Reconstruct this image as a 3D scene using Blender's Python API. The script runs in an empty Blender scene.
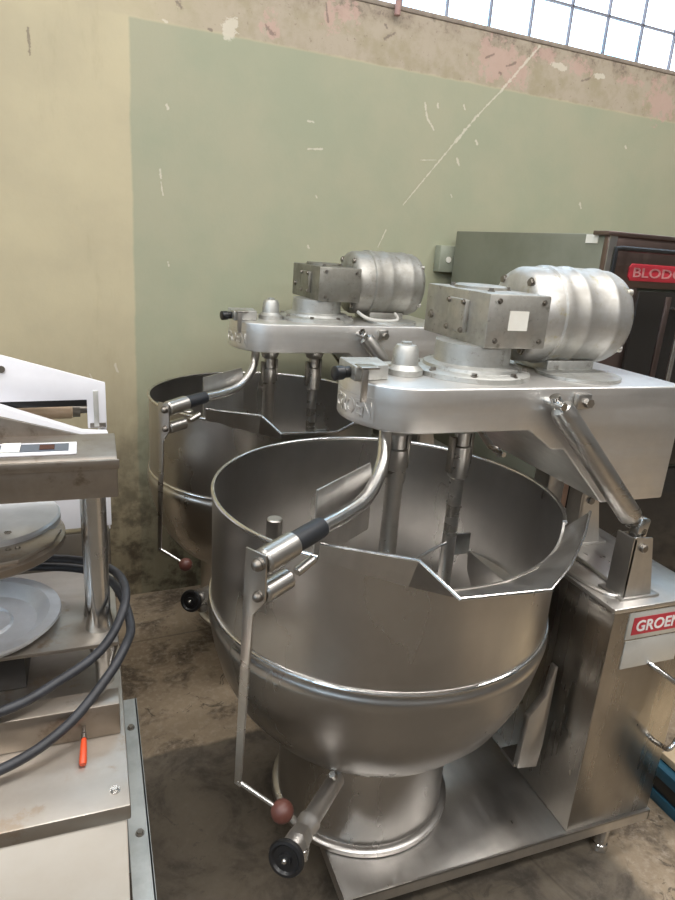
import bpy, bmesh, math, random
from mathutils import Vector, Matrix
random.seed(4)
PI = math.pi
scene = bpy.context.scene
col = scene.collection

# ------------------------------------------------------------------ materials
class NT:
    """small helper for building procedural node materials"""
    def __init__(s, name):
        s.m = bpy.data.materials.new(name); s.m.use_nodes = True
        s.t = s.m.node_tree; s.b = s.t.nodes['Principled BSDF']; s.out = s.t.nodes['Material Output']
        s._pos = None
    def n(s, typ, **kw):
        x = s.t.nodes.new(typ)
        for k, v in kw.items(): setattr(x, k, v)
        return x
    def link(s, a, b): s.t.links.new(a, b)
    def setin(s, sock, v):
        if hasattr(v, 'is_output') or isinstance(v, bpy.types.NodeSocket): s.link(v, sock)
        else: sock.default_value = v
    def math(s, op, a, b=None, c=None, clamp=False):
        x = s.n('ShaderNodeMath', operation=op); x.use_clamp = clamp
        s.setin(x.inputs[0], a)
        if b is not None: s.setin(x.inputs[1], b)
        if c is not None: s.setin(x.inputs[2], c)
        return x.outputs[0]
    def coord(s):
        if s._pos is None: s._pos = s.n('ShaderNodeTexCoord').outputs['Object']
        return s._pos
    def scaled(s, sc, loc=(0, 0, 0)):
        x = s.n('ShaderNodeMapping'); s.link(s.coord(), x.inputs['Vector'])
        x.inputs['Scale'].default_value = sc; x.inputs['Location'].default_value = loc
        return x.outputs[0]
    def noise(s, scale, detail=4, rough=.55, vec=None, dist=0):
        x = s.n('ShaderNodeTexNoise'); s.link(vec if vec is not None else s.coord(), x.inputs['Vector'])
        x.inputs['Scale'].default_value = scale; x.inputs['Detail'].default_value = detail
        x.inputs['Roughness'].default_value = rough; x.inputs['Distortion'].default_value = dist
        return x.outputs['Fac']
    def ramp(s, fac, a, b, lo=0., hi=1.):
        x = s.n('ShaderNodeMapRange'); x.clamp = True; x.interpolation_type = 'SMOOTHSTEP'
        s.setin(x.inputs[0], fac)
        for i, v in ((1, a), (2, b), (3, lo), (4, hi)): s.setin(x.inputs[i], v)
        return x.outputs[0]
    def mix(s, fac, a, b, blend='MIX'):
        x = s.n('ShaderNodeMix', data_type='RGBA'); x.blend_type = blend
        s.setin(x.inputs[0], fac)
        for i, v in ((6, a), (7, b)):
            if isinstance(v, (tuple, list)): x.inputs[i].default_value = tuple(v)[:3] + (1,)
            else: s.link(v, x.inputs[i])
        return x.outputs[2]
    def bump(s, h, strength=.2, dist=.002):
        x = s.n('ShaderNodeBump'); x.inputs['Strength'].default_value = strength; x.inputs['Distance'].default_value = dist
        s.link(h, x.inputs['Height']); s.link(x.outputs[0], s.b.inputs['Normal'])
    def col(s, v): s.setin(s.b.inputs['Base Color'], v if not isinstance(v, tuple) else v[:3] + (1,))
    def rough(s, v): s.setin(s.b.inputs['Roughness'], v)
    def metal(s, v): s.setin(s.b.inputs['Metallic'], v)

def steel(name, c1, c2, r1, r2, streak=(3, 3, 60), nscale=6, aniso=0, bump=.0, spot=None, metal=1.):
    m = NT(name)
    a = m.noise(nscale, 5, .6)
    b = m.noise(1, 3, .6, vec=m.scaled(streak))
    c = m.mix(m.ramp(a, .3, .7), c1, c2)
    c = m.mix(m.ramp(b, .35, .75, 0, .35), c, tuple(x * .72 for x in c1))
    if spot:
        c = m.mix(m.ramp(m.noise(nscale * 2.3, 6, .7), .56, .68, 0, .8), c, spot)
    m.col(c); m.metal(metal)
    m.rough(m.math('ADD', m.ramp(a, .25, .75, r1, r2), m.ramp(b, .3, .7, -.03, .06)))
    if bump: m.bump(m.noise(nscale * 3, 4, .6), bump, .001)
    if aniso:
        tg = m.n('ShaderNodeTangent', direction_type='RADIAL', axis='Z'); m.link(tg.outputs[0], m.b.inputs['Tangent'])
        m.b.inputs['Anisotropic'].default_value = aniso
    return m.m

def paint(name, c1, c2=None, rough=.5, scale=8, spot=None, metal=0, bump=.08):
    m = NT(name)
    c2 = c2 or tuple(x * .8 for x in c1)
    a = m.noise(scale, 6, .65)
    c = m.mix(m.ramp(a, .35, .7), c1, c2)
    if spot: c = m.mix(m.ramp(m.noise(scale * 1.7, 6, .7), .58, .66), c, spot)
    m.col(c); m.rough(rough); m.metal(metal); m.bump(a, bump, .002)
    return m.m

M = {}
M['steel'] = steel('brushed_steel', (.55, .53, .50), (.44, .42, .39), .24, .36, (2, 2, 40), 5)
M['bowl'] = steel('kettle_steel', (.55, .53, .505), (.42, .40, .378), .25, .34, (9, 9, .8), 3, aniso=.5)
M['sheet'] = steel('sheet_steel', (.64, .62, .59), (.52, .50, .475), .28, .40, (30, 3, 3), 6)
M['bridge'] = steel('satin_steel', (.80, .78, .75), (.66, .64, .615), .36, .48, (1.5, 1.5, 30), 7)
M['column'] = steel('column_steel', (.43, .40, .36), (.31, .285, .25), .20, .34, (30, 30, 1.), 3)
M['chrome'] = steel('bright_steel', (.72, .71, .69), (.55, .54, .52), .12, .24, (20, 20, 4), 20)
M['cast'] = steel('cast_aluminium', (.60, .60, .57), (.42, .42, .40), .42, .6, (6, 6, 6), 14, bump=.2, spot=(.26, .25, .22))
M['motor'] = steel('painted_motor_aluminium', (.58, .575, .56), (.42, .405, .37), .38, .56, (3, 40, 40), 12, bump=.15, spot=(.40, .36, .24), metal=.85)
M['gear'] = steel('worn_gearbox_metal', (.54, .525, .49), (.37, .36, .325), .42, .6, (10, 10, 10), 16, bump=.2, spot=(.24, .23, .2))
M['dull'] = steel('grimy_steel', (.44, .385, .33), (.30, .255, .21), .34, .5, (4, 30, 30), 5, spot=(.22, .17, .13))
M['deck'] = steel('worn_deck_steel', (.50, .465, .42), (.38, .34, .295), .36, .52, (2, 20, 20), 6, spot=(.36, .29, .22))
M['alu'] = steel('pan_aluminium', (.82, .84, .87), (.70, .71, .73), .45, .6, (8, 8, 8), 10)
M['bolt'] = steel('bolt_steel', (.3, .28, .25), (.18, .16, .14), .35, .5)
M['black'] = paint('black_plastic', (.012, .012, .013), rough=.35)
M['rubber'] = paint('black_rubber', (.014, .016, .02), (.01, .011, .013), rough=.5)
M['cable'] = paint('grey_black_cable', (.03, .032, .038), (.018, .018, .021), rough=.45, scale=40)
M['maroon'] = paint('brown_ball_plastic', (.12, .042, .032), (.08, .028, .02), rough=.4)
M['red'] = paint('red_label', (.46, .03, .045), (.40, .025, .04), rough=.4)
M['white_ink'] = paint('white_letters', (.85, .82, .8), rough=.4)
M['badge_ink'] = paint('badge_letters', (.50, .20, .2), rough=.5)
M['plate'] = paint('bare_plate', (.60, .60, .57), (.5, .5, .47), rough=.4, metal=.5)
M['paper'] = paint('white_sticker', (.82, .80, .72), (.74, .71, .63), rough=.7)
M['white'] = paint('white_enamel', (.80, .80, .84), (.74, .74, .78), rough=.35, scale=5)
M['cream'] = paint('cream_cabinet', (.76, .71, .63), (.70, .64, .55), rough=.5, scale=4)
M['orange'] = paint('orange_plastic', (.65, .07, .015), rough=.4)
M['galv'] = paint('galvanised_rail', (.47, .50, .50), (.36, .39, .39), rough=.5, scale=14, metal=.35)
M['wood'] = paint('worn_roller', (.56, .42, .30), (.46, .34, .23), rough=.6, scale=20)
M['panel'] = paint('grey_overlay', (.09, .11, .14), rough=.3)
M['display'] = paint('dark_red_display', (.045, .008, .01), rough=.15)
M['ovenside'] = paint('oven_side_enamel', (.215, .22, .17), (.17, .175, .13), rough=.45, scale=3, metal=.2)
M['ovenfront'] = steel('oven_front_steel', (.27, .20, .18), (.2, .15, .13), .3, .42, (20, 20, 2), 4)
M['ebox'] = paint('grey_green_box', (.30, .32, .25), rough=.5)
M['blue'] = paint('blue_paint', (.02, .09, .14), (.012, .055, .09), rough=.5)
M['tan'] = paint('tan_board', (.55, .43, .28), rough=.7)
gm = NT('oven_door_glass'); gm.col((.02, .018, .016)); gm.rough(.08); M['dglass'] = gm.m

# concrete floor
m = NT('stained_concrete')
big = m.noise(1.3, 5, .6); mid = m.noise(5.5, 7, .65, dist=.6); fine = m.noise(45, 6, .7)
c = m.mix(m.ramp(big, .35, .65), (.32, .25, .17), (.21, .158, .105))
c = m.mix(m.ramp(mid, .46, .62, 0, .85), c, (.075, .054, .036))
c = m.mix(m.ramp(fine, .45, .7, 0, .55), c, (.40, .335, .26))
c = m.mix(m.ramp(m.noise(17, 6, .7, dist=1.2), .60, .66, 0, .8), c, (.06, .045, .03))
xyz = m.n('ShaderNodeSeparateXYZ'); m.link(m.coord(), xyz.inputs[0]); X, Y = xyz.outputs[0], xyz.outputs[1]
wob = m.math('MULTIPLY', m.math('SUBTRACT', m.noise(6, 3), .5), .05)
# darker floor patch under the front machine
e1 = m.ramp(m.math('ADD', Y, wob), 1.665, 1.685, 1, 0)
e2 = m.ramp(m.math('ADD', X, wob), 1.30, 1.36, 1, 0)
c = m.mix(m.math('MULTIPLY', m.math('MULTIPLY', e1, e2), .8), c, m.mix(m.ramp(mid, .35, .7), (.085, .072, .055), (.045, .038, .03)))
# cracks
v = m.n('ShaderNodeTexVoronoi', feature='DISTANCE_TO_EDGE'); m.link(m.mix(.12, m.coord(), m.scaled((1, 1, 1), (0, 0, 0))), v.inputs['Vector'])
v.inputs['Scale'].default_value = .75
c = m.mix(m.ramp(v.outputs['Distance'], .0, .005, .45, 0), c, (.04, .03, .02))
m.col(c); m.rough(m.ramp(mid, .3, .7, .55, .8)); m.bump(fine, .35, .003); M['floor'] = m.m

# painted plaster wall (object coordinates = metres along the wall)
WY = 2.66
k = WY / 2.58
def wx(px, py):       # picture-measured marks on the wall, converted to wall metres
    R = [[.9156, -.0608, .3975], [-.3964, -.3033, .8665], [.0679, -.9509, -.3018]]
    q = (px - 337.5, py - 450, 650)
    r = [sum(a * b for a, b in zip(row, q)) for row in R]
    return r[0] / r[1] * WY, 1.54 + r[2] / r[1] * WY
m = NT('old_painted_plaster')
xyz = m.n('ShaderNodeSeparateXYZ'); m.link(m.coord(), xyz.inputs[0]); X, Z = xyz.outputs[0], xyz.outputs[2]
n1 = m.noise(2.2, 5, .6); n2 = m.noise(9, 7, .7); n3 = m.noise(60, 5, .7); n4 = m.noise(1, 6, .7, vec=m.scaled((5, 5, 1.2)))
w1 = m.math('MULTIPLY', m.math('SUBTRACT', n2, .5), .012)
w2 = m.math('MULTIPLY', m.math('SUBTRACT', n1, .5), .03)
green = m.mix(m.ramp(n1, .35, .65), (.375, .365, .255), (.33, .345, .24))
cream = m.mix(m.ramp(n1, .3, .7), (.53, .465, .305), (.45, .395, .265))
cream = m.mix(m.ramp(n4, .55, .72, 0, .4), cream, (.34, .28, .17))
plaster = m.mix(m.ramp(n2, .4, .65), (.42, .355, .27), (.35, .30, .20))
plaster = m.mix(m.ramp(n3, .62, .70, 0, .7), plaster, (.17, .13, .10))
xe = m.math('ADD', X, m.math('ADD', w1, w2))
# green field: to the right of x=.325, below z=2.235, cut corner at the top left
zz = m.math('ADD', Z, w1)
g1 = m.ramp(xe, .31, .322)
g2 = m.ramp(zz, 2.226, 2.236, 1, 0)
g3 = m.ramp(m.math('SUBTRACT', m.math('MULTIPLY', xe, 1.0), m.math('MULTIPLY', m.math('SUBTRACT', 2.236, zz), -1.0)), 0, 1, 1, 1)
field = m.math('MULTIPLY', g1, g2)
upper = m.ramp(m.math('ADD', Z, m.math('MULTIPLY', m.math('SUBTRACT', n2, .5), .03)), 2.228, 2.24)
side = m.mix(upper, cream, m.mix(m.ramp(xe, .0, .9), cream, plaster))
c = m.mix(field, side, green)
# speckle band right under the sill
band = m.ramp(Z, 2.33, 2.43)
c = m.mix(m.math('MULTIPLY', band, m.ramp(n2, .45, .6, .2, .9)), c, m.mix(m.ramp(n3, .45, .6), (.33, .27, .21), (.20, .15, .12)))
# pink bare patches
def blob(px, py, rx, rz, s=1.):
    x0, z0 = wx(px, py)
    d = m.math('SQRT', m.math('ADD', m.math('POWER', m.math('DIVIDE', m.math('SUBTRACT', X, x0), rx), 2), m.math('POWER', m.math('DIVIDE', m.math('SUBTRACT', Z, z0), rz), 2)))
    d = m.math('ADD', d, m.math('MULTIPLY', m.math('SUBTRACT', m.noise(22, 6, .75), .5), 5.5 * s))
    return m.ramp(d, .8, 1., 1, 0)
pink = None
for b in ((500, 62, .10, .07), (515, 72, .07, .07), (486, 52, .04, .07), (660, 100, .09, .08), (580, 68, .09, .03), (345, 10, .05, .05), (330, 15, .04, .05), (270, 28, .03, .04), (545, 55, .06, .03), (630, 82, .07, .02)):
    r = blob(*b); pink = r if pink is None else m.math('MAXIMUM', pink, r)
c = m.mix(m.math('MULTIPLY', pink, .6), c, (.52, .34, .29))
wh = None
for b in ((229, 28, .03, .04), (560, 67, .05, .015), (600, 76, .04, .014)):
    r = blob(*b, .6); wh = r if wh is None else m.math('MAXIMUM', wh, r)
# chips and scratches
def seg(ax, ay, bx, by, w):
    a = wx(ax, ay); b = wx(bx, by); dx, dz = b[0] - a[0], b[1] - a[1]; L2 = dx * dx + dz * dz + 1e-9
    px = m.math('SUBTRACT', X, a[0]); pz = m.math('SUBTRACT', Z, a[1])
    h = m.math('DIVIDE', m.math('ADD', m.math('MULTIPLY', px, dx), m.math('MULTIPLY', pz, dz)), L2, clamp=True)
    ex = m.math('SUBTRACT', px, m.math('MULTIPLY', h, dx)); ez = m.math('SUBTRACT', pz, m.math('MULTIPLY', h, dz))
    d = m.math('SQRT', m.math('ADD', m.math('MULTIPLY', ex, ex), m.math('MULTIPLY', ez, ez)))
    d = m.math('ADD', d, m.math('MULTIPLY', m.math('SUBTRACT', n3, .5), w * 3.2))
    return m.ramp(d, w * .3, w * .8, 1, 0)
for s_ in ((540, 46, 500, 92, .008), (500, 92, 478, 115, .005), (478, 115, 455, 142, .009), (455, 142, 436, 165, .006), (436, 165, 403, 205, .004), (425, 103, 427, 118, .008), (427, 118, 434, 130, .006),
           (438, 104, 438, 107, .008), (464, 106, 465, 109, .008), (457, 159, 459, 165, .009), (476, 141, 477, 144, .008), (308, 149, 322, 149, .005),
           (308, 121, 313, 122, .008), (316, 196, 317, 198, .006), (160, 170, 161, 178, .008), (161, 182, 163, 195, .004), (167, 105, 168, 109, .006),
           (308, 246, 309, 248, .007), (580, 203, 581, 207, .009), (625, 146, 626, 148, .007), (168, 262, 169, 266, .005), (451, 195, 452, 197, .006),
           (420, 160, 436, 160, .003), (378, 247, 386, 230, .004), (163, 20, 167, 22, .006), (90, 374, 92, 378, .004), (115, 364, 118, 372, .006)):
    r = seg(*s_); wh = m.math('MAXIMUM', wh, r)
c = m.mix(m.math('MULTIPLY', wh, .7), c, (.66, .61, .50))
dk = None
for s_ in ((385, 38, 395, 33, .010), (386, 25, 387, 28, .008), (486, 58, 494, 54, .007), (507, 66, 516, 63, .008), (582, 81, 590, 78, .009), (500, 73, 501, 74, .009),
           (28, 28, 30, 55, .006), (178, 2, 182, 8, .012), (268, 28, 273, 34, .014), (209, 29, 211, 30, .008), (432, 14, 434, 19, .014), (326, 3, 328, 22, .006)):
    r = seg(*s_); dk = r if dk is None else m.math('MAXIMUM', dk, r)
c = m.mix(m.math('MULTIPLY', dk, .6), c, (.12, .085, .07))
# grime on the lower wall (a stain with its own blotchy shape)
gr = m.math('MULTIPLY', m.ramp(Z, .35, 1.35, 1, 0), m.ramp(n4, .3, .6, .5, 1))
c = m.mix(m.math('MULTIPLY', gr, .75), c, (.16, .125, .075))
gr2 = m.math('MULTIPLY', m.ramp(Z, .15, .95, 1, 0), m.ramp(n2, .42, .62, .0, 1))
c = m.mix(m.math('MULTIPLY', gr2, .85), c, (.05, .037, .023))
m.col(c); m.rough(.62); m.bump(n3, .25, .002); M['wall'] = m.m
M['plain_wall'] = paint('plain_painted_wall', (.20, .195, .185), (.12, .116, .11), rough=.7, scale=1.2)
M['ceiling'] = paint('white_ceiling', (.42, .41, .40), rough=.8, scale=1)
M['mullion'] = paint('window_lead', (.22, .22, .26), rough=.5)
# window panes: thin frosted glass letting the sky through
m = NT('frosted_pane')
tr = m.n('ShaderNodeBsdfTransparent'); gl = m.n('ShaderNodeBsdfGlossy'); gl.inputs['Roughness'].default_value = .1
cc = m.mix(m.ramp(m.noise(2.6, 3, .5), .42, .62), (.97, .98, 1.), (.66, .86, .97))
m.link(cc, tr.inputs[0]); mx = m.n('ShaderNodeMixShader'); mx.inputs[0].default_value = .05
m.link(tr.outputs[0], mx.inputs[1]); m.link(gl.outputs[0], mx.inputs[2]); m.link(mx.outputs[0], m.out.inputs['Surface']); M['pane'] = m.m

# ------------------------------------------------------------------ mesh tools
class MB:
    def __init__(s): s.bm = bmesh.new()
    def _add(s, verts, faces):
        vs = [s.bm.verts.new(v) for v in verts]
        for f in faces:
            try: s.bm.faces.new([vs[i] for i in f])
            except ValueError: pass
        return vs
    def box(s, x0, x1, y0, y1, z0, z1, bev=0, mat=None):
        b = bmesh.new(); bmesh.ops.create_cube(b, size=1)
        for v in b.verts: v.co = Vector(((x0 + x1) / 2 + v.co.x * (x1 - x0), (y0 + y1) / 2 + v.co.y * (y1 - y0), (z0 + z1) / 2 + v.co.z * (z1 - z0)))
        if bev: bmesh.ops.bevel(b, geom=b.edges[:], offset=bev, segments=2, affect='EDGES', profile=.5)
        if mat is not None: b.transform(mat)
        s.merge(b); return s
    def merge(s, b):
        me = bpy.data.meshes.new('tmp'); b.to_mesh(me); b.free(); s.bm.from_mesh(me); bpy.data.meshes.remove(me)
    def prism(s, poly, a0, a1, axis='y', bev=0):
        """poly in the two other axes, extruded between a0 and a1"""
        b = bmesh.new()
        def P(u, v, w):
            return {'y': (u, w, v), 'x': (w, u, v), 'z': (u, v, w)}[axis]
        A = [b.verts.new(P(u, v, a0)) for u, v in poly]; B = [b.verts.new(P(u, v, a1)) for u, v in poly]
        b.faces.new(A); b.faces.new(B[::-1]); n = len(A)
        for i in range(n): b.faces.new((A[i], B[i], B[(i + 1) % n], A[(i + 1) % n]))
        bmesh.ops.recalc_face_normals(b, faces=b.faces[:])
        if bev: bmesh.ops.bevel(b, geom=b.edges[:], offset=bev, segments=2, affect='EDGES', profile=.5)
        s.merge(b); return s
    def lathe(s, prof, mat=None, n=48, cap=True):
        """prof: list of (radius, z) about local z, then transformed"""
        b = bmesh.new(); rings = []
        for r, z in prof:
            if r < 1e-6: rings.append([b.verts.new((0, 0, z))])
            else: rings.append([b.verts.new((r * math.cos(2 * PI * i / n), r * math.sin(2 * PI * i / n), z)) for i in range(n)])
        for a, c in zip(rings, rings[1:]):
            for i in range(n):
                j = (i + 1) % n
                if len(a) == 1 and len(c) == 1: continue
                if len(a) == 1: b.faces.new((a[0], c[i], c[j]))
                elif len(c) == 1: b.faces.new((a[i], c[0], a[j]))
                else: b.faces.new((a[i], c[i], c[j], a[j]))
        if cap:
            if len(rings[0]) > 1: b.faces.new(rings[0])
            if len(rings[-1]) > 1: b.faces.new(rings[-1][::-1])
        bmesh.ops.recalc_face_normals(b, faces=b.faces[:])
        if mat is not None: b.transform(mat)
        s.merge(b); return s
    def rod(s, p, q, r, r2=None, n=24, bev=0):
        p, q = Vector(p), Vector(q); d = q - p; L = d.length; r2 = r if r2 is None else r2
        mat = Matrix.Translation(p) @ d.to_track_quat('Z', 'Y').to_matrix().to_4x4()
        e = min(bev, L / 3)
        prof = [(r - e, 0), (r, e), (r2, L - e), (r2 - e, L)] if bev else [(r, 0), (r2, L)]
        return s.lathe(prof, mat, n)
    def along(s, p, q, prof, n=32):
        p, q = Vector(p), Vector(q); d = q - p
        mat = Matrix.Translation(p) @ d.to_track_quat('Z', 'Y').to_matrix().to_4x4()
        return s.lathe([(r, t * d.length) for r, t in prof], mat, n)
    def tube(s, pts, r, n=16, sub=8, closed=False):
        P = spline(pts, sub) if sub > 1 else [Vector(p) for p in pts]
        b = bmesh.new(); rings = []; up = None
        for i, p in enumerate(P):
            t = (P[min(i + 1, len(P) - 1)] - P[max(i - 1, 0)]).normalized()
            if up is None: up = t.orthogonal().normalized()
            up = (up - t * up.dot(t)).normalized(); w = t.cross(up)
            rings.append([b.verts.new(p + up * (r * math.cos(2 * PI * k / n)) + w * (r * math.sin(2 * PI * k / n))) for k in range(n)])
        for a, c in zip(rings, rings[1:]):
            for i in range(n): b.faces.new((a[i], a[(i + 1) % n], c[(i + 1) % n], c[i]))
        b.faces.new(rings[0][::-1]); b.faces.new(rings[-1])
        bmesh.ops.recalc_face_normals(b, faces=b.faces[:])
        s.merge(b); return s
    def sphere(s, c, r, sc=(1, 1, 1), n=24):
        b = bmesh.new(); bmesh.ops.create_uvsphere(b, u_segments=n, v_segments=n // 2, radius=r)
        for v in b.verts: v.co = Vector((c[0] + v.co.x * sc[0], c[1] + v.co.y * sc[1], c[2] + v.co.z * sc[2]))
        s.merge(b); return s
    def hexbolt(s, p, d, r=.006, h=.006):
        p = Vector(p); d = Vector(d).normalized()
        s.rod(p, p + d * h * .35, r * 1.35, n=16); s.rod(p + d * h * .35, p + d * h, r, n=6); return s
    def build(s, name, mat, parent=None, ang=35, label=None):
        bm = s.bm
        bmesh.ops.remove_doubles(bm, verts=bm.verts[:], dist=1e-6)
        for f in bm.faces: f.smooth = True
        for e in bm.edges:
            if len(e.link_faces) == 2: e.smooth = e.calc_face_angle(0) < math.radians(ang)
            else: e.smooth = False
        me = bpy.data.meshes.new(name); bm.to_mesh(me); bm.free()
        me.materials.append(mat if not isinstance(mat, str) else M[mat])
        o = bpy.data.objects.new(name, me); col.objects.link(o)
        if parent: o.parent = parent
        if label: o['label'] = label
        return o

def spline(pts, sub=8):
    P = [Vector(p) for p in pts]; out = []
    for i in range(len(P) - 1):
        a = P[max(i - 1, 0)]; b = P[i]; c = P[i + 1]; d = P[min(i + 2, len(P) - 1)]
        for k in range(sub):
            t = k / sub
            out.append(.5 * ((2 * b) + (c - a) * t + (2 * a - 5 * b + 4 * c - d) * t * t + (-a + 3 * b - 3 * c + d) * t ** 3))
    out.append(P[-1]); return out

def thing(name, label, cat, loc=(0, 0, 0), rz=0, group=None):
    o = bpy.data.objects.new(name, None); col.objects.link(o); o.empty_display_size = .1
    o.location = loc; o.rotation_euler = (0, 0, math.radians(rz)); o['label'] = label; o['category'] = cat
    if group: o['group'] = group
    return o
def tag(o, label, cat, group=None):
    o['label'] = label; o['category'] = cat
    if group: o['group'] = group
    return o
def struct(o): o['kind'] = 'structure'; return o
def copy_tree(o, parent=None):
    c = o.copy(); col.objects.link(c)
    if parent: c.parent = parent
    for ch in list(o.children): copy_tree(ch, c)
    return c

def text_mesh(s, size, extr=.0006, bold=.0, spacing=1.0):
    cu = bpy.data.curves.new('t', 'FONT'); cu.body = s; cu.size = size; cu.extrude = extr; cu.offset = bold
    cu.space_character = spacing; cu.align_x = 'LEFT'; cu.align_y = 'CENTER'; cu.resolution_u = 3
    o = bpy.data.objects.new('t', cu); col.objects.link(o)
    dg = bpy.context.evaluated_depsgraph_get(); me = bpy.data.meshes.new_from_object(o.evaluated_get(dg))
    bpy.data.objects.remove(o); bpy.data.curves.remove(cu)
    return me
def text_obj(name, s, width, height, mat, parent, fn, extr=.0006, bold=.0):
    """letters scaled to width x height; fn maps (u, v, w) to parent's coordinates"""
    me = text_mesh(s, 1, extr=.02, bold=bold)
    xs = [v.co.x for v in me.vertices]; ys = [v.co.y for v in me.vertices]
    x0, x1, y0, y1 = min(xs), max(xs), min(ys), max(ys)
    for v in me.vertices:
        v.co = Vector(fn((v.co.x - x0) / (x1 - x0) * width, (v.co.y - y0) / (y1 - y0) * height, v.co.z / .02 * extr))
    me.materials.clear(); me.materials.append(M[mat])
    o = bpy.data.objects.new(name, me); col.objects.link(o); o.parent = parent
    return o

# ------------------------------------------------------------------ room
XL, XR, YB, CH = -4.0, 6.0, -5.5, 4.2
o = struct(MB().box(XL, XR, YB, WY + .2, -.1, 0).build('floor', 'floor'))
SILL, WTOP, WX0, WX1 = 2.447, 3.55, .32, 5.9
o = MB()
o.box(XL, XR, WY, WY + .22, 0, SILL); o.box(XL, WX0, WY, WY + .22, SILL, CH); o.box(WX0, XR, WY, WY + .22, WTOP, CH); o.box(WX1, XR, WY, WY + .22, SILL, WTOP)
struct(o.build('wall_back', 'wall'))
o = MB(); o.box(XL - .2, XL, YB, WY + .2, 0, 2.3); o.box(XL - .2, XL, YB, WY + .2, 3.5, CH); o.box(XL - .2, XL, YB, -4.5, 2.3, 3.5); o.box(XL - .2, XL, 2.2, WY + .2, 2.3, 3.5)
struct(o.build('wall_left', 'plain_wall'))
struct(MB().box(XR, XR + .1, YB, WY + .2, 0, CH).build('wall_right', 'plain_wall'))
struct(MB().box(XL, XR, YB - .1, YB, 0, CH).build('wall_front', 'plain_wall'))
struct(MB().box(XL, XR, YB, WY + .2, CH, CH + .1).build('ceiling', 'ceiling'))
win = bpy.data.objects.new('window_1', None); col.objects.link(win); win['kind'] = 'structure'; win.location = (WX0, WY, SILL)
def wl(mb):  # to window-local coordinates
    mb.bm.transform(Matrix.Translation((-WX0, -WY, -SILL))); return mb
b = MB(); sp = .2145; x = 1.376 - 4 * sp; xs = []
while x < WX1: xs.append(x); x += sp
for x in xs: b.box(x - .004, x + .004, WY + .03, WY + .045, SILL, WTOP)
z = 2.618; zs = []
while z < WTOP: zs.append(z); z += sp
for z in zs: b.box(WX0, WX1, WY + .03, WY + .045, z - .004, z + .004)
wl(b).build('glazing_bars', 'mullion', win)
wl(MB().box(WX0, WX1, WY + .033, WY + .037, SILL, WTOP)).build('pane', 'pane', win)
wl(MB().box(WX0, WX1, WY - .004, WY + .06, SILL - .012, SILL + .006, .003)).build('window_sill', paint('sill_paint', (.30, .25, .20), (.2, .16, .13), .7, 20), win)
added_win = bpy.data.objects.new('added_window', None); col.objects.link(added_win); added_win['kind'] = 'structure'  # unseen window, added for bluish reflections on the kettle side
b = MB(); y_ = -4.3
while y_ < 2.2: b.box(XL - .06, XL - .04, y_ - .012, y_ + .012, 2.3, 3.5); y_ += .5
b.box(XL - .06, XL - .04, -4.5, 2.2, 2.69, 2.71); b.box(XL - .06, XL - .04, -4.5, 2.2, 3.09, 3.11); b.build('glazing_bars', 'mullion', added_win)
MB().box(XL - .052, XL - .048, -4.5, 2.2, 2.3, 3.5).build('pane', 'pane', added_win)
o = MB().rod((1.335, WY - .02, 2.41), (1.335, WY - .02, 3.6), .012).build('conduit', paint('pink_conduit', (.45, .27, .24), rough=.6))
tag(o, 'thin pinkish pipe running up in front of the window bars', 'pipe')

def bolt(parent, p, d, r=.006, h=.006): return MB().hexbolt(p, d, r, h).build('bolt', 'bolt', parent)

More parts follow.
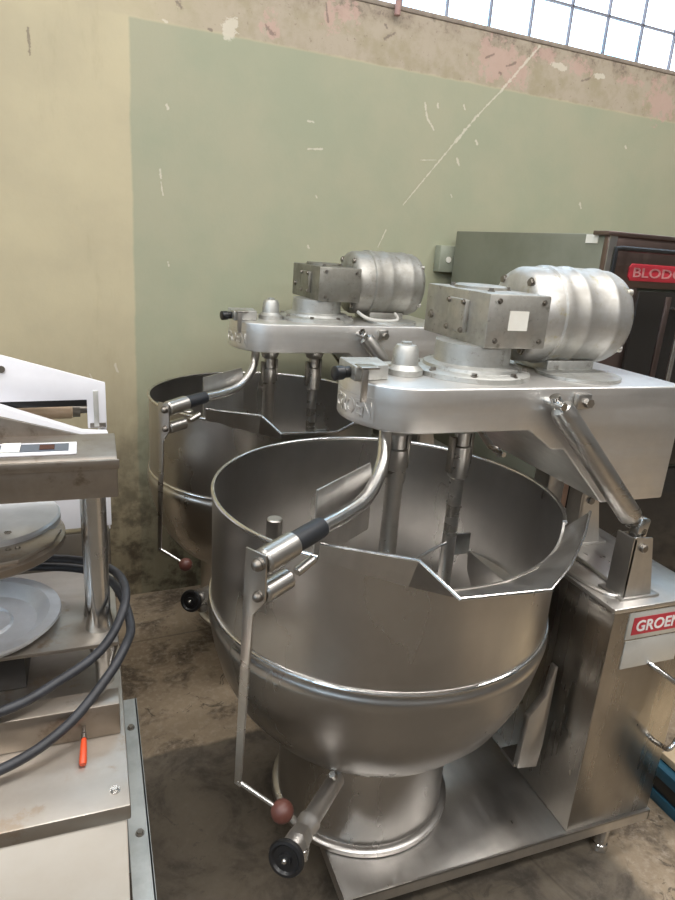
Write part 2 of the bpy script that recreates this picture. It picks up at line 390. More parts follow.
# ------------------------------------------------------------------ kettle mixer
def kettle(root):
    P = root
    # -- base tray with folded lip
    t = MB(); X0, X1, Y0, Y1, Z0, Z1 = -.155, .737, -.31, .31, .096, .13
    t.box(X0, X1, Y0, Y1, Z1 - .006, Z1, .001)
    t.box(X0, X1, Y0, Y0 + .005, Z0, Z1); t.box(X0, X1, Y1 - .005, Y1, Z0, Z1); t.box(X0, X0 + .005, Y0, Y1, Z0, Z1); t.box(X1 - .005, X1, Y0, Y1, Z0, Z1)
    t.build('base_tray', 'sheet', P)
    for lx, ly in ((.62, -.275), (.62, .275), (-.10, -.275), (-.10, .275)):
        MB().rod((lx, ly, .02), (lx, ly, .125), .019, bev=.002).rod((lx, ly, 0), (lx, ly, .022), .024, .021, bev=.002).build('leg', 'chrome', P)
    # -- pedestal
    MB().lathe([(.225, .133), (.235, .133), (.238, .138), (.238, .149), (.232, .154), (.222, .156), (.220, .40), (.16, .40)], n=72).build('pedestal', 'bowl', P)
    # -- bowl shell (outer, rim, inner)
    N = 144; L0, L1 = math.radians(-132), math.radians(-40)
    def cut(a):
        a = (a + PI) % (2 * PI) - PI
        if L0 < a < L1:
            t = [(L0, .998), (math.radians(-120), .988), (math.radians(-108), .973), (math.radians(-98), .960), (math.radians(-79), .961), (math.radians(-67), .966), (math.radians(-52), .974), (L1, .99)]
            for (a0, z0), (a1, z1) in zip(t, t[1:]):
                if a0 <= a <= a1: return z0 + (z1 - z0) * (a - a0) / (a1 - a0)
        return 1.0
    b = bmesh.new(); rings = []
    outer = [(.15, .385), (.222, .392), (.262, .412), (.31, .450), (.352, .505), (.382, .570), (.398, .63), (.4065, .675), (.4105, .695), (.412, .706), (.411, .715), (.408, .722), (.4045, .727),
             (.4045, .740), (.404, .752), (.4035, .80), (.4035, .88), (.4035, None)]
    inner = [(.3985, None), (.3985, .88), (.3985, .74), (.392, .66), (.365, .58), (.315, .51), (.24, .463), (.14, .44), (.05, .434)]
    for r, z in outer + inner:
        rings.append([b.verts.new((r * math.cos(2 * PI * i / N), r * math.sin(2 * PI * i / N), cut(2 * PI * i / N) if z is None else z)) for i in range(N)])
    for a, c in zip(rings, rings[1:]):
        for i in range(N): b.faces.new((a[i], a[(i + 1) % N], c[(i + 1) % N], c[i]))
    b.faces.new(rings[-1]); b.faces.new(rings[0][::-1])
    bmesh.ops.recalc_face_normals(b, faces=b.faces[:])
    s = MB(); s.merge(b); bowl = s.build('kettle_bowl', 'bowl', P, ang=50)
    arc = [((.4025) * math.cos(a), .4025 * math.sin(a), .999) for a in [L1 + (2 * PI - (L1 - L0)) * i / 120 for i in range(121)]]
    MB().tube(arc, .0052, 12, 1).build('rim_bead', 'chrome', bowl)
    MB().tube([(.406 * math.cos(2 * PI * i / 144), .406 * math.sin(2 * PI * i / 144), .738) for i in range(145)], .0045, 10, 1).build('bead_highlight', 'chrome', bowl)  # bead ring, its highlight put in as a strip of brighter steel
    # -- pouring lip
    I = [(-.268, -.300, .995), (-.20, -.348, .984), (-.125, -.383, .970), (-.055, -.399, .956), (.075, -.396, .958), (.155, -.371, .962), (.25, -.316, .97), (.312, -.253, .982)]
    O = [(-.274, -.318, 1.035), (-.20, -.366, 1.035), (-.127, -.413, 1.035), (-.088, -.492, 1.0), (.085, -.502, 1.0), (.160, -.458, 1.015), (.25, -.382, 1.03), (.332, -.300, 1.04)]
    Mi = [tuple(a * .5 + c * .5 for a, c in zip(i, o_)) for i, o_ in zip(I, O)]
    b = bmesh.new(); rr = [[b.verts.new(p) for p in row] for row in (I, Mi, O)]
    for a, c in zip(rr, rr[1:]):
        for i in range(len(I) - 1): b.faces.new((a[i], a[i + 1], c[i + 1], c[i]))
    bmesh.ops.recalc_face_normals(b, faces=b.faces[:])
    bmesh.ops.solidify(b, geom=b.faces[:], thickness=.003)
    s = MB(); s.merge(b); lip = s.build('pouring_lip', 'sheet', P, ang=25)
    MB().tube(O, .0028, 8, 1).build('lip_edge', 'chrome', lip)
    # -- splash plate standing diagonally at the left end of the lip
    s = MB(); a, c = Vector((-.278, -.295, 0)), Vector((-.125, -.185, 0)); d = (c - a).normalized(); nn = Vector((-d.y, d.x, 0)) * .0018
    q = [(a, .99), (c, .99), (c, 1.09), (c - d * .012, 1.136), (a, 1.128)]
    b = bmesh.new(); A = [b.verts.new(p + nn + Vector((0, 0, z))) for p, z in q]; B = [b.verts.new(p - nn + Vector((0, 0, z))) for p, z in q]
    b.faces.new(A); b.faces.new(B[::-1])
    for i in range(5): b.faces.new((A[i], B[i], B[(i + 1) % 5], A[(i + 1) % 5]))
    bmesh.ops.recalc_face_normals(b, faces=b.faces[:]); s.merge(b); s.build('splash_plate', 'sheet', P)
    # -- trunnion bracket between bowl and column
    MB().prism([(.345, .285), (.405, .275), (.412, .34), (.412, .58), (.405, .58), (.395, .50), (.352, .44)], -.215, -.195, 'y', .001).box(.345, .412, -.20, -.14, .275, .285).build('trunnion_bracket', 'sheet', P)
    MB().box(.36, .461, -.02, .2, .60, .72, .004).build('trunnion', 'sheet', P)
    # -- control column
    cx0, cx1, cy0, cy1, cz = .461, .734, -.303, .30, .79
    cc = MB().box(cx0, cx1, cy0, cy1, .1305, cz - .012, .003).build('control_column', 'column', P)
    MB().prism([(cx0 - .008, cy0 - .006), (cx1 + .02, cy0 - .006), (cx1 + .02, cy1 + .006), (cx0 - .008, cy1 + .006)], cz - .012, cz, 'z', .003).build('column_top', 'sheet', cc)
    MB().tube([(.50 + .045 * math.cos(a) * .9, -.10 + .16 * math.sin(a), cz + .004) for a in [2 * PI * i / 48 for i in range(49)]], .006, 8, 1).build('access_ring', 'sheet', cc)
    # nameplates on the front
    y = cy0
    lb = MB().box(.506, .686, y - .003, y + .001, .700, .770, .0008).build('nameplate', 'plate', cc)
    rp = MB().box(.520, .676, y - .0042, y - .0028, .712, .758).build('red_field', 'red', lb)
    text_obj('lettering', 'GROEN', .136, .030, 'white_ink', lb, lambda u, v, w: (.530 + u, y - .0048 - w, .720 + v), .0006, .02)
    MB().box(.511, .682, y - .0028, y + .001, .618, .694, .0008).build('data_plate', 'plate', cc)
    # bent rail on the front right of the column
    MB().tube([(.600, y + .001, .622), (.610, y - .022, .615), (.655, y - .055, .585), (.70, y - .06, .56), (.715, y - .06, .52), (.690, y - .06, .42), (.672, y - .058, .395), (.69, y - .03, .372), (.69, y + .001, .365)], .0065, 12, 6).build('guard_rail', 'chrome', cc)
    # -- hinge brackets
    for yy, xx in ((-.275, .505), (.0, .590)):
        h = MB(); dz = 0
        h.prism([(xx, .79), (xx + .085, .79), (xx + .050, .945 + dz), (xx - .004, .95 + dz), (xx - .006, .93 + dz)], yy, yy + .005, 'y')
        h.box(xx - .002, xx + .004, yy, yy + .055, .79, .945 + dz)
        h.box(xx - .012, xx + .105, yy - .006, yy + .07, .79, .796, .001)
        h.box(xx + .004, xx + .05, yy + .05, yy + .055, .79, .94 + dz)
        hb = h.build('hinge_bracket', 'sheet', P)
        MB().rod((xx + .026, yy - .008, .922 + dz), (xx + .026, yy + .07, .922 + dz), .010, n=20, bev=.002).build('hinge_pin', 'bolt', hb)
        MB().prism([(xx + .010, .91 + dz), (xx + .042, .91 + dz), (xx + .052, .985), (xx + .022, .99)], yy + .014, yy + .042, 'y', .006).build('pivot_lug', 'chrome', hb)
    MB().box(.515, .570, .06, .064, .79, .986).box(.515, .519, .06, .12, .79, .986).box(.505, .58, .05, .13, .79, .796, .001).build('support_post', 'sheet', P)
    # -- bridge
    HW, zt, NE = .155, 1.273, .82
    def zb(x):
        pr = [(-1, 1.177), (.257, 1.177), (.324, 1.130), (.36, 1.128), (.50, .987), (2, .984)]
        for (a, za), (c, zc) in zip(pr, pr[1:]):
            if a <= x <= c: return za + (zc - za) * (x - a) / (c - a)
    xsb = [0, .13, .257, .324, .36, .50, .692]
    yb = [HW, HW, HW, .30, .31, .31, .31]
    nose = [(-HW * NE * math.sin(t), -HW * math.cos(t)) for t in [PI * i / 24 for i in range(1, 24)]]
    loop = [(x, -HW) for x in xsb[::-1]] + nose + [(x, y_) for x, y_ in zip(xsb, yb)]
    b = bmesh.new(); T = [b.verts.new((x, y_, zt)) for x, y_ in loop]; Bt = [b.verts.new((x, y_, zb(x))) for x, y_ in loop]
    n = len(loop); b.faces.new(T)
    for i in range(n): b.faces.new((T[i], Bt[i], Bt[(i + 1) % n], T[(i + 1) % n]))
    m_ = len(xsb)
    for i in range(m_ - 1): b.faces.new((Bt[i], Bt[i + 1], Bt[n - 2 - i], Bt[n - 1 - i]))
    b.faces.new(Bt[m_ - 1:n - m_ + 1])
    bmesh.ops.recalc_face_normals(b, faces=b.faces[:])
    ed = [e for e in b.edges if len(e.link_faces) == 2 and e.calc_face_angle(0) > .6]
    bmesh.ops.bevel(b, geom=ed, offset=.005, segments=3, affect='EDGES', profile=.5)
    s = MB(); s.merge(b); br = s.build('bridge', 'bridge', P, ang=30)
    # raised lettering on a curved plate at the nose
    def on_nose(u, v, w):
        a = math.radians(211) + u / HW; r = HW + w
        return (r * NE * math.cos(a), r * math.sin(a), v)
    s = MB(); b = bmesh.new(); g = []
    for i in range(25):
        u = -.120 + .148 * i / 24
        g.append([b.verts.new(on_nose(u, zv, w)) for zv, w in ((1.188, .0002), (1.188, .0018), (1.242, .0018), (1.242, .0002))])
    for a, c in zip(g, g[1:]):
        for j in range(3): b.faces.new((a[j], c[j], c[j + 1], a[j + 1]))
    b.faces.new(g[0]); b.faces.new(g[-1][::-1]); bmesh.ops.recalc_face_normals(b, faces=b.faces[:]); s.merge(b)
    npl = s.build('nose_badge', 'bridge', br)
    text_obj('lettering', 'GROEN', .132, .036, 'bridge', npl, lambda u, v, w: on_nose(-.112 + u, 1.197 + v, .0022 + w), .0018, .02)
    # switch box, clip and black knob at the nose
    jb = MB().prism([(-.136, -.080), (-.052, -.062), (-.040, .030), (-.130, .032)], 1.2735, 1.305, 'z', .003).build('switch_box', 'cast', br)
    MB().box(-.128, -.114, -.102, -.096, 1.235, 1.305, .001).box(-.130, -.09, -.102, -.06, 1.301, 1.307, .001).build('clip', 'steel', jb)
    MB().along((-.134, -.045, 1.287), (-.172, -.056, 1.286), [(.012, 0), (.012, .4), (.009, .45), (.015, .5), (.015, .95), (.012, 1)]).build('knob', 'black', jb)
    # cap above the centre shaft
    MB().lathe([(.042, 1.2735), (.042, 1.286), (.034, 1.292), (.030, 1.296), (.028, 1.328), (.022, 1.338), (.012, 1.340), (.012, 1.345), (0, 1.345)], Matrix.Translation((.015, 0, 0)), 36).build('shaft_cap', 'cast', br)
    # gear flange, neck
    cxg = .19
    fl = MB().lathe([(.137, 1.2735), (.137, 1.284), (.130, 1.288), (.112, 1.290), (.110, 1.297), (.095, 1.300), (.088, 1.302), (.086, 1.347)], Matrix.Translation((cxg, .01, 0)), 56).build('gear_flange', 'cast', br)
    for i in range(8):
        a = 2 * PI * (i + .4) / 8; bolt(fl, (cxg + .124 * math.cos(a), .01 + .124 * math.sin(a), 1.286), (0, 0, 1), .007, .008)
    MB().lathe([(.10, 1.2735), (.10, 1.281), (.08, 1.283)], Matrix.Translation((.47, -.03, 0)), 40).build('motor_mount_disc', 'cast', br)
    # gearbox
    gx0, gx1, gy0, gy1, gz0, gz1 = .160, .318, -.082, .205, 1.345, 1.462
    gb = MB().box(gx0, gx1, gy0, gy1, gz0, gz1, .004).build('gearbox', 'gear', P)
    MB().lathe([(.062, gz1), (.062, gz1 + .006), (.055, gz1 + .009), (0, gz1 + .010)], Matrix.Translation((.235, .08, 0)), 40).build('gearbox_top_cover', 'gear', gb)
    MB().prism([(.035 + .055 * math.cos(2 * PI * (i + .5) / 4), 1.404 + .052 * math.sin(2 * PI * (i + .5) / 4)) for i in range(4)], gx0 - .012, gx0 + .001, 'x', .003).build('cover_plate', 'gear', gb)
    for yy, zz_ in ((.068, 1.435), (.002, 1.435), (.068, 1.373), (.002, 1.373)): bolt(gb, (gx0 - .012, yy, zz_), (-1, 0, 0), .005, .006)
    bolt(gb, (gx0, .17, 1.39), (-1, 0, 0), .008, .007)
    for xx, zz_ in ((.185, 1.447), (.30, 1.447), (.185, 1.362), (.30, 1.362)): bolt(gb, (xx, gy0, zz_), (0, -1, 0), .0045, .005)
    for xx, yy in ((.20, -.02), (.29, .05), (.20, .15)): bolt(gb, (xx, yy, gz1), (0, 0, 1), .006, .008)
    st = MB().box(.214, .263, gy0 - .0012, gy0 + .0002, 1.385, 1.427).build('sticker', 'paper', gb, label='blank white sticker')
    # motor, axis along x
    my, mz = .07, 1.406
    mat = Matrix.Translation((-.322 * .03, my, mz)) @ Matrix.Rotation(PI / 2, 4, 'Y') @ Matrix.Diagonal((1.0, 1.0, 1.03, 1))
    prof = [(.05, .322), (.092, .325), (.108, .335), (.113, .345), (.1145, .385), (.1145, .392), (.119, .396), (.119, .412), (.117, .416), (.117, .448), (.1195, .452), (.1195, .462), (.117, .466), (.117, .53),
            (.119, .534), (.119, .544), (.1165, .548), (.115, .575), (.108, .592), (.09, .604), (.04, .612), (0, .613)]
    mo = MB().lathe(prof, mat, 72).build('motor', 'motor', P)
    for a in (40, 140, 220, 320):
        ca, sa = math.cos(math.radians(a)), math.sin(math.radians(a))
        MB().rod((.588, my + .106 * ca, mz + .106 * sa), (.604, my + .106 * ca, mz + .106 * sa), .009, n=16, bev=.002).build('lug', 'motor', mo)
    for a in (125, 235, 55): bolt(mo, (.330, my + .096 * math.cos(math.radians(a)), mz + .096 * math.sin(math.radians(a))), (-1, 0, 0), .009, .008)
    MB().box(.40, .54, my - .07, my + .07, 1.274, 1.305, .004).build('motor_foot', 'cast', mo)
    MB().tube([(.33, -.04, 1.31), (.36, -.07, 1.29), (.42, -.09, 1.284), (.47, -.09, 1.29), (.49, -.03, 1.305)], .006, 10, 6).build('motor_cable', 'rubber', mo)
    # -- agitator shafts
    for sx, hub, rr_ in ((.018, .032, .0215), (.188, .034, .0175)):
        s = MB().lathe([(hub, 1.177), (hub, 1.150), (hub - .006, 1.135), (.019, 1.132), (.019, 1.10), (.025, 1.097), (.025, 1.020), (rr_, 1.014), (rr_, .60), (0, .60)], Matrix.Translation((sx, 0, 0)), 28)
        sh = s.build('agitator_shaft', 'steel', P)
        MB().box(sx - .031, sx - .020, -.010, .010, 1.03, 1.12, .002).box(sx + .020, sx + .030, -.008, .008, 1.05, 1.13, .002).build('coupling_clamp', 'bolt', sh)
    MB().tube([(.20, 0, .83), (.17, -.012, .845), (.082, -.05, .836), (.04, -.07, .82)], .004, 10, 6).box(.205, .265, .02, .028, .79, .85, .002).build('scraper_arm', 'chrome', P)
    MB().rod((-.275, -.02, .80), (-.275, -.02, .955), .018, bev=.003).rod((-.33, -.02, .80), (-.275, -.02, .80), .009).build('thermometer_well', 'steel', P)
    # -- lift cylinders on both sides of the bridge
    for sy in (-1, 1):
        y1, y2 = (-.185, -.235) if sy < 0 else (.335, .335)
        a, c = Vector((.292, y1, 1.250)), Vector((.536, y2, .965))
        s = MB().along(a, c, [(.012, 0), (.014, .03), (.024, .05), (.0265, .09), (.0265, .93), (.019, .96), (.012, 1)], 28)
        lc = s.build('lift_cylinder', 'steel', P)
        q = y1 - sy * .035
        MB().rod((.29, q, 1.245), (.29, y1 + sy * .03, 1.245), .009, bev=.001).rod((.285, y1, 1.262), (.30, y1, 1.235), .012).build('upper_pivot', 'chrome', lc)
        MB().rod((.385, q, 1.243), (.385, y1, 1.243), .011, n=6).box(.360, .397, y1 - sy * .02 - .008, y1 - sy * .02 + .008, 1.228, 1.262, .003).build('stop_bolt', 'steel', lc)
        MB().rod((.532, y2, .968), (.545, y2, .945), .011).rod((.540, y2 - .026, .955), (.540, y2 + .026, .955), .009, bev=.001).build('lower_pivot', 'chrome', lc)
    # -- draw-off lever assembly
    tb = [(-.060, -.09, 1.182), (-.066, -.105, 1.155), (-.088, -.15, 1.122), (-.123, -.20, 1.098), (-.167, -.25, 1.082), (-.229, -.30, 1.077), (-.295, -.347, 1.077)]
    ta = MB().tube(tb, .0145, 20, 8).build('swing_tube', 'chrome', P)
    MB().along((-.282, -.338, 1.077), (-.345, -.382, 1.073), [(.0175, 0), (.0185, .1), (.0185, .9), (.0175, 1)]).build('rubber_sleeve', 'rubber', ta)
    e1, e2 = Vector((-.343, -.381, 1.073)), Vector((-.404, -.42, 1.066))
    MB().along(e1, e2, [(.018, 0), (.0215, .05), (.0215, .95), (.018, 1)]).build('upper_barrel', 'steel', ta)
    f1, f2 = Vector((-.350, -.386, 1.014)), Vector((-.402, -.419, 1.010))
    MB().along(f1, f2, [(.010, 0), (.0175, .06), (.0175, .94), (.013, 1)]).rod((-.300, -.362, 1.032), (-.335, -.378, 1.018), .0085, bev=.002).build('lower_barrel', 'steel', ta)
    d = (e2 - e1).normalized()
    for q, r_ in ((e2, .010), (f2, .0085)):
        MB().rod(q, q + d * .010, r_ + .001, n=20).sphere(q + d * .011, r_).build('pivot_bolt', 'bolt', ta)
    ang = math.atan2(d.y, d.x)
    lm = Matrix.Translation(e2 + d * .003) @ Matrix.Rotation(ang, 4, 'Z')
    lv = MB().prism([(-.032, .016), (.012, .016), (.012, -.062), (-.012, -.095), (-.030, -.452), (-.044, -.452), (-.034, -.06)], -.002, .002, 'x', .0006)
    lv.bm.transform(lm); lv = lv.build('lever_bar', 'steel', ta)
    bt = lm @ Vector((0, -.037, -.444))
    bl = Vector((-.357, -.440, .583))
    MB().rod(bt, bl, .0045).build('lever_rod', 'chrome', lv)
    MB().sphere(bl, .0205).build('ball_knob', 'maroon', lv, label='brown plastic ball')
    # -- drain valve
    a, c = Vector((-.150, -.19, .36)), Vector((-.300, -.372, .425))
    dv = MB().along(a, c, [(.020, 0), (.020, .72), (.024, .73), (.024, .78), (.021, .80), (.018, 1)], 24).build('drain_valve', 'bridge', P)
    d = (c - a).normalized()
    MB().along(c - d * .02, c + d * .012, [(.025, 0), (.025, 1)], 6).rod(c, c + d * .045, .010).build('valve_nut', 'bridge', dv)
    MB().rod(c + Vector((.01, .01, -.05)), c + Vector((.012, .012, .0)), .014).rod(c + Vector((.01, .01, -.055)), c + Vector((.01, .01, -.03)), .019, n=6).build('valve_outlet', 'chrome', dv)
    w0, w1 = c + d * .052, c + d * .066
    s = MB().along(w0, w1, [(.0, 0), (.012, .0), (.014, .3), (.024, .35), (.028, 0), (.034, .1), (.036, .5), (.034, .9), (.028, 1), (.024, .7), (.013, .75), (.012, 1.2), (0, 1.2)], 40)
    s.build('handwheel', 'black', dv)
    s = MB().sphere(w1 + d * .003, .0055)
    s.build('wheel_nut', 'chrome', dv)
    # stub weld under the bead, with the small sight fitting
    MB().tube([(-.185, -.245, .435), (-.175, -.235, .415), (-.160, -.205, .39)], .007, 10, 4).build('jacket_stub', 'steel', P)

k1 = thing('mixer_kettle', 'large stainless tilting kettle mixer in front, beside the red nameplate column', 'kettle', (.71, 1.255, 0), -3.46, 'stainless tilting kettle mixers')
kettle(k1)
k2 = copy_tree(k1); k2.location = (.707, 2.219, 0); k2.rotation_euler = (0, 0, math.radians(-1.15))
k2['label'] = 'stainless tilting kettle mixer farther back, against the green wall'
M['dark_motor'] = steel('dull_motor_metal', (.46, .45, .42), (.30, .29, .26), .45, .6, (3, 40, 40), 12, bump=.15, spot=(.24, .22, .18), metal=.85)
M['dark_gear'] = steel('dull_gearbox_metal', (.37, .36, .32), (.24, .23, .20), .45, .6, (10, 10, 10), 16, bump=.2, spot=(.16, .15, .13))
M['pale_cable'] = paint('pale_cable', (.55, .54, .50), rough=.5)
def redo(o, mat):
    o.data = o.data.copy(); o.data.materials.clear(); o.data.materials.append(M[mat])
def walk(o):
    for c_ in list(o.children): yield c_; yield from walk(c_)
for c_ in list(walk(k2)):
    b_ = c_.name.split('.')[0]
    if b_ in ('gearbox', 'gearbox_top_cover', 'cover_plate'): redo(c_, 'dark_gear')
    elif b_ in ('motor', 'lug', 'motor_foot'): redo(c_, 'dark_motor')
    elif b_ == 'motor_cable': redo(c_, 'pale_cable')
    elif b_ == 'sticker': bpy.data.objects.remove(c_)
for c_ in list(walk(k1)):
    if c_.name.split('.')[0] == 'motor_cable': bpy.data.objects.remove(c_)

# ------------------------------------------------------------------ dough press at the left
R3 = -3.46
T = thing('dough_press', 'stainless press on cream cabinet, with control panel hood, post and round pan', 'press', (.073, .824, 0), R3)
W_ = -.75
MB().box(W_, -.006, .005, .62, .06, .672, .004).build('cabinet', 'cream', T)
for lx, ly in ((-.06, .06), (-.06, .56), (W_ + .06, .06), (W_ + .06, .56)): MB().rod((lx, ly, 0), (lx, ly, .065), .025, bev=.003).build('foot', 'rubber', T)
dk_ = MB().box(W_ - .01, 0, 0, .64, .672, .70, .003).build('deck', 'deck', T)
MB().hexbolt((-.022, .035, .70), (0, 0, 1), .006, .006).build('bolt', 'chrome', dk_)
MB().box(W_, -.008, .161, .205, .70, .763, .002).build('step_plate', 'dull', T)
up = MB().box(W_, -.004, .29, .60, .792, .80, .001).build('bed_plate', 'deck', T)
MB().along((-.030, .318, .70), (-.030, .318, .792), [(.017, 0), (.017, .5), (.027, .85), (.027, 1)]).build('spacer', 'chrome', up)
MB().box(-.42, -.17, .33, .50, .701, .791).build('gap_shade', 'black', up)  # black block standing in for the shade in the gap below the plate
for px_, py_ in ((-.036, .352), (-.66, .352), (-.040, .405), (-.66, .405)):
    MB().lathe([(.026, .80), (.024, .815), (.0215, .83), (.0215, 1.115)], Matrix.Translation((px_, py_, 0)), 32).build('post', 'chrome', T)
MB().lathe([(0, .806), (.055, .806), (.057, .811), (.061, .806), (.102, .806), (.122, .824), (.126, .827), (.146, .827), (.147, .822), (.13, .806), (.02, .801), (0, .801)], Matrix.Translation((-.252, .400, 0)), 72, cap=False).build('lower_platen', 'alu', T, label='round silver pan')
pl = MB().lathe([(0, .960), (.155, .960), (.16, .965), (.16, 0.977), (.154, 0.981), (0, 0.981)], Matrix.Translation((-.25, .42, 0)), 72, cap=False).build('upper_platen', 'dull', T)
MB().lathe([(.135, 0.981), (.135, .993), (.131, .997), (.10, .999), (0, .999)], Matrix.Translation((-.235, .475, 0)), 72, cap=False).build('heater_cover', 'alu', pl)
MB().prism([(-.36, .30), (-.25, .268), (-.16, .292), (-.108, .355), (-.096, .41), (-.36, .40)], 0.981, 0.988, 'z', .001).build('shield_plate', 'deck', pl)
for q_ in ((-.185, .385, .007, .012), (-.18, .335, .004, .004), (-.165, .338, .004, .004)): bolt(pl, (q_[0], q_[1], 0.987), (0, 0, 1), q_[2], q_[3])
MB().rod((-.25, .45, 1.03), (-.25, .45, 1.12), .03).build('ram', 'chrome', T)
# hood with sloping face: side profile in (y, z)
hd = MB()
hd.prism([(.25, 1.108), (.25, 1.172), (.262, 1.178), (.365, 1.187), (.50, 1.108)], W_, .005, 'x', .002)
hd.prism([(-.050, 1.185), (-.178, 1.222), (W_, 1.38), (W_, 1.184)], .362, .37, 'y', .001)
hd.box(W_ - .002, .008, .246, .252, 1.160, 1.176, .001)
M['hood'] = steel('dirty_hood_steel', (.42, .38, .34), (.27, .235, .20), .34, .5, (2, 30, 30), 7, spot=(.20, .165, .13))
h_ = hd.build('hood', 'hood', T)
sl = math.atan2(.009, .103)
pm = Matrix.Translation((-.20, .262, 1.178)) @ Matrix.Rotation(sl, 4, 'X')
cp = MB().box(-.14, .142, .012, .062, .0, .003, .001, pm).build('control_panel', 'white', h_)
MB().box(-.135, .13, .022, .054, .003, .004, 0, pm).build('overlay', 'panel', cp)
MB().box(.085, .108, .028, .048, .004, .005, 0, pm).build('display', 'display', cp, label='small dark red display')
MB().box(.028, .056, .022, .058, .004, .0055, 0, pm).build('label_sticker', 'paper', cp)
sw = MB().box(-.070, -.064, .146, .166, .718, .730, .001).rod((-.067, .150, .724), (-.067, .140, .721), .004).build('switch_stem', 'bolt', T)
MB().along((-.067, .142, .720), (-.069, .097, .706), [(.004, 0), (.0052, .3), (.006, .9), (.005, 1)]).build('switch_handle', 'orange', sw, label='orange handle')

def W3(x, y, z_):
    a = math.radians(R3); return (.073 + x * math.cos(a) - y * math.sin(a), .824 + x * math.sin(a) + y * math.cos(a), z_)
c1 = [(-.70, .12, .79), (-.40, .14, .785), (-.20, .165, .780), (-.10, .215, .790), (-.03, .262, .812), (.010, .33, .85), (.010, .40, .87), (-.03, .462, .875), (-.12, .52, .87), (-.30, .56, .86), (-.60, .565, .83)]
c2 = [(-.70, .02, .716), (-.40, .06, .714), (-.20, .098, .722), (-.10, .140, .745), (-.03, .20, .785), (.008, .26, .81), (.020, .32, .815), (.005, .40, .84), (-.03, .475, .845), (-.12, .53, .845), (-.35, .575, .84), (-.6, .585, .811)]
tag(MB().tube([W3(*p) for p in c1], .0085, 14, 10).build('power_cable', 'cable'), 'thick dark cable passing around the post, upper one across the bed plate', 'cable', 'cables draped over the press')
tag(MB().tube([W3(*p) for p in c2], .0085, 14, 10).build('power_cable', 'cable'), 'thick dark cable hanging lower, nearest the orange handle', 'cable', 'cables draped over the press')

# rail beside the press
rl = thing('steel_rail', 'grey galvanised angle rail with bolts beside the cream cabinet', 'rail', (.088, .60, .0), R3)
MB().box(-.030, .008, 0, .76, .470, .474, .001).box(.004, .008, 0, .76, .43, .474).build('angle_bar', 'galv', rl)
for y_ in (.375, .66): MB().hexbolt((-.010, y_, .474), (0, 0, 1), .006, .007).build('bolt', 'bolt', rl)
for y_ in (.03, .70): MB().box(-.030, -.003, y_, y_ + .04, 0, .47, .002).build('leg', 'galv', rl)

# ------------------------------------------------------------------ white dough sheeter behind
S = thing('dough_sheeter', 'white enamelled roller machine behind the press, with tan roller in slot', 'sheeter', (.125, 1.70, 0), 0)
prof = [(0, 1.0), (0, 1.167), (-.228, 1.237), (-.62, 1.237), (-.62, 1.0)]
MB().prism([(0, 1.05), (0, 1.167), (-.228, 1.237), (-.62, 1.237), (-.62, 1.125), (-.045, 1.125), (-.045, 1.05)], .0, .012, 'y', .001).build('hood', 'white', S)
MB().box(-.012, 0, .013, .16, .76, 1.12, .002).build('side_frame', 'white', S)
MB().box(-.030, -.018, -.004, .001, 1.055, 1.148, .001).build('edge_strip', 'plate', S)
MB().box(-.040, -.002, -.003, .001, 1.052, 1.064, .001).build('latch', 'bolt', S)
MB().box(-.60, -.03, .004, .014, 1.108, 1.125, .001).build('slot_edge', 'black', S)
ro = MB().rod((-.60, .06, 1.085), (-.078, .06, 1.085), .022, bev=.003).build('roller', 'wood', S)
MB().rod((-.080, .06, 1.085), (-.060, .06, 1.085), .019).rod((-.06, .06, 1.085), (-.012, .06, 1.085), .010).build('roller_bearing', 'bolt', ro)
MB().prism([(0, 1.046), (-.060, 1.052), (-.238, 1.123), (-.62, 1.20), (-.62, 1.0), (0, 1.0)], -.03, -.004, 'y', .002).build('front_tray', 'white', S)
MB().box(-.62, -.0, -.03, .0, .79, 1.00, .002).build('apron', 'white', S)
MB().rod((-.23, -.004, 1.205), (-.23, .0, 1.205), .008).build('bolt', 'bolt', S)
st = MB().box(-.62, -.005, -.03, .40, .10, .775, .004).build('stand', 'column', S)
for lx, ly in ((-.04, 0), (-.04, .36), (-.58, 0), (-.58, .36)): MB().rod((lx, ly, 0), (lx, ly, .10), .02).build('leg', 'chrome', S)

# ------------------------------------------------------------------ oven at the right
ox, oy, oz = 1.70, 1.70, 1.63
O = thing('oven', 'tall dark steel oven in the back right corner with red badge', 'oven', (ox, oy, 0))
MB().box(0, 1.0, .02, .90, .10, oz - .0, .004).build('body', 'ovenside', O)
MB().box(0, 1.0, 0, .02, oz - .165, oz - .002, .002).box(0, .17, 0, .02, .1, oz - .165, .002).box(.88, 1.0, 0, .02, .1, oz - .165, .002).build('front_frame', 'ovenfront', O)
MB().box(.002, .034, -.004, .0, 1.0, oz - .004).build('corner_strip', 'sheet', O)
MB().box(-.014, 1.01, -.010, .06, oz - .004, oz + .010, .002).build('top_trim', 'ovenfront', O)
MB().box(-.0005, 0, .05, .09, oz - .028, oz - .002).box(-.003, 0, .045, .10, oz - .030, oz - .002, 0).build('tag', 'paper', O)
bd = MB().prism([(.112, 1.500), (.122, 1.488), (.50, 1.488), (.51, 1.500), (.51, 1.532), (.50, 1.544), (.122, 1.544), (.112, 1.532)], -.006, .0, 'y', .001).build('badge', 'red', O)
text_obj('lettering', 'BLODGETT', .36, .032, 'badge_ink', bd, lambda u, v, w: (.130 + u, -.0065 - w, 1.500 + v), .001, .015)
dr = MB().box(.17, .88, -.012, .018, .80, oz - .175, .003).build('door', 'dglass', O)
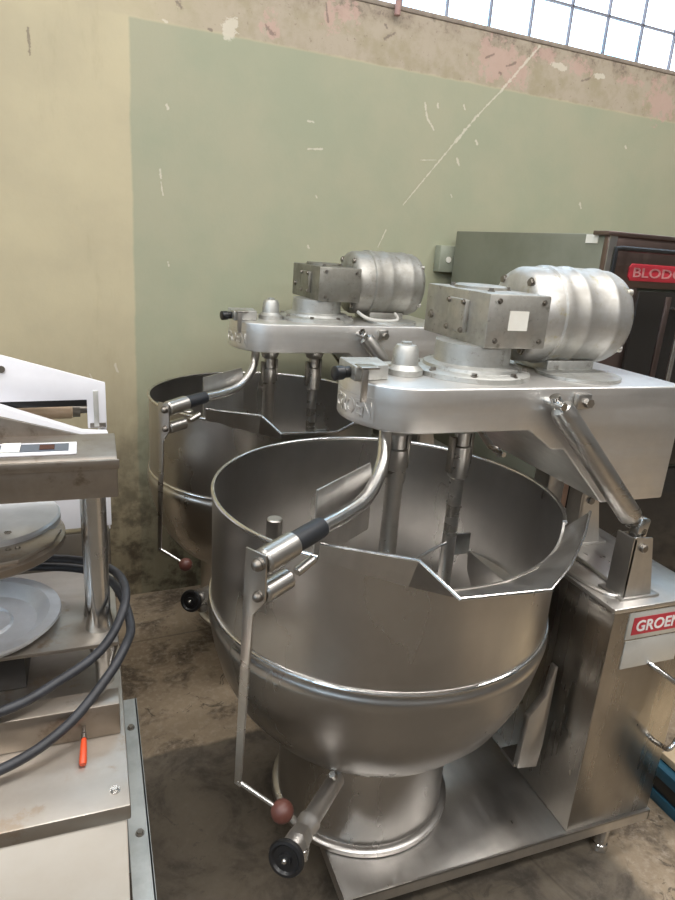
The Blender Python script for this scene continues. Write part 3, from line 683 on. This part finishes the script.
MB().rod((.345, -.055, .95), (.345, -.055, 1.43), .010).rod((.345, -.055, 1.40), (.345, -.01, 1.40), .008).rod((.345, -.055, .98), (.345, -.01, .98), .008).build('handle', 'chrome', dr)
MB().box(.30, .325, -.018, -.012, .82, 1.44, .001).build('door_frame', 'ovenfront', dr)
MB().box(.17, .88, -.012, .018, .14, .78, .003).build('door', 'dglass', O)
for lx in (.06, .94):
    for ly in (.08, .84): MB().rod((lx, ly, 0), (lx, ly, .10), .025).build('leg', 'bolt', O)
# black tubular frame in front of the oven
F_ = MB().tube([(1.668, 1.63, .0), (1.668, 1.63, 1.565), (1.668, 1.63, 1.585), (1.69, 1.63, 1.587), (2.6, 1.63, 1.587), (2.62, 1.63, 1.58), (2.62, 1.63, 0)], .0085, 10, 1).build('tube_frame', 'black')
tag(F_, 'thin black tubular frame standing in front of the oven', 'frame')
# switch box on wall
E_ = thing('electrical_box', 'small grey-green electrical box on the wall left of the oven', 'box', (1.635, WY, 1.45))
MB().box(0, .10, -.05, 0, 0, .115, .004).build('housing', 'ebox', E_)
MB().lathe([(.013, 0), (.013, .004)], Matrix.Translation((.045, -.050, .055)) @ Matrix.Rotation(PI / 2, 4, 'X'), 16).build('button', 'paper', E_)
# blue pallet-like stand at far right
B_ = thing('pallet_stand', 'blue painted low stand at the right edge behind the column', 'stand', (1.575, .50, 0), -2)
for z0_ in (.0, .085): MB().box(0, .03, 0, .56, z0_, z0_ + .035, .002).box(.57, .60, 0, .56, z0_, z0_ + .035, .002).box(.03, .57, .53, .56, z0_, z0_ + .035, .002).box(.03, .57, 0, .03, z0_, z0_ + .035, .002).build('rail', 'blue', B_)
MB().box(.005, .595, .005, .555, 0.036, .084, .002).build('rail_gap_shade', 'black', B_)  # black filler in place of the dark gap between the rails
MB().box(.03, .58, .02, .54, .121, .145, .003).build('board', 'tan', B_)

# ------------------------------------------------------------------ lights, world, camera
def lamp(i, x, y, L=2.0, e=58, c=(1, .97, .94)):
    f = bpy.data.objects.new('trim_%d' % i, None); col.objects.link(f); f['kind'] = 'structure'; f.location = (x, y, CH)
    MB().box(-L / 2 - .05, L / 2 + .05, -.18, .18, -.08, 0, .01).build('lamp_housing', 'ceiling', f)
    ld = bpy.data.lights.new('ceiling_lamp', 'AREA'); ld.shape = 'RECTANGLE'; ld.size = L; ld.size_y = .3; ld.energy = e; ld.color = c
    lo = bpy.data.objects.new('ceiling_lamp', ld); col.objects.link(lo); lo.parent = f; lo.location = (0, 0, -.085)
i = 1
for y_ in (-3.6, -1.2, 1.0):
    for x in (-2.2, .3, 2.9):
        lamp(i, x, y_); i += 1
w = bpy.data.worlds.new('sky'); scene.world = w; w.use_nodes = True
bg = w.node_tree.nodes['Background']; bg.inputs[0].default_value = (.78, .89, 1, 1); bg.inputs[1].default_value = 4.5

cd = bpy.data.cameras.new('camera'); cam = bpy.data.objects.new('camera', cd); col.objects.link(cam)
Rw = Matrix(((.9156, .0608, -.3975), (-.3964, .3033, -.8665), (.0679, .9509, .3018)))
cam.matrix_world = Matrix.Translation((0, 0, 1.54)) @ Rw.to_4x4()
cd.sensor_width = 36; cd.lens = 26.0; cd.clip_start = .02
scene.camera = cam
scene.view_settings.view_transform = 'Standard'; scene.view_settings.look = 'None'
scene.view_settings.gamma = 1; scene.view_settings.use_curve_mapping = False; scene.view_settings.exposure = 0
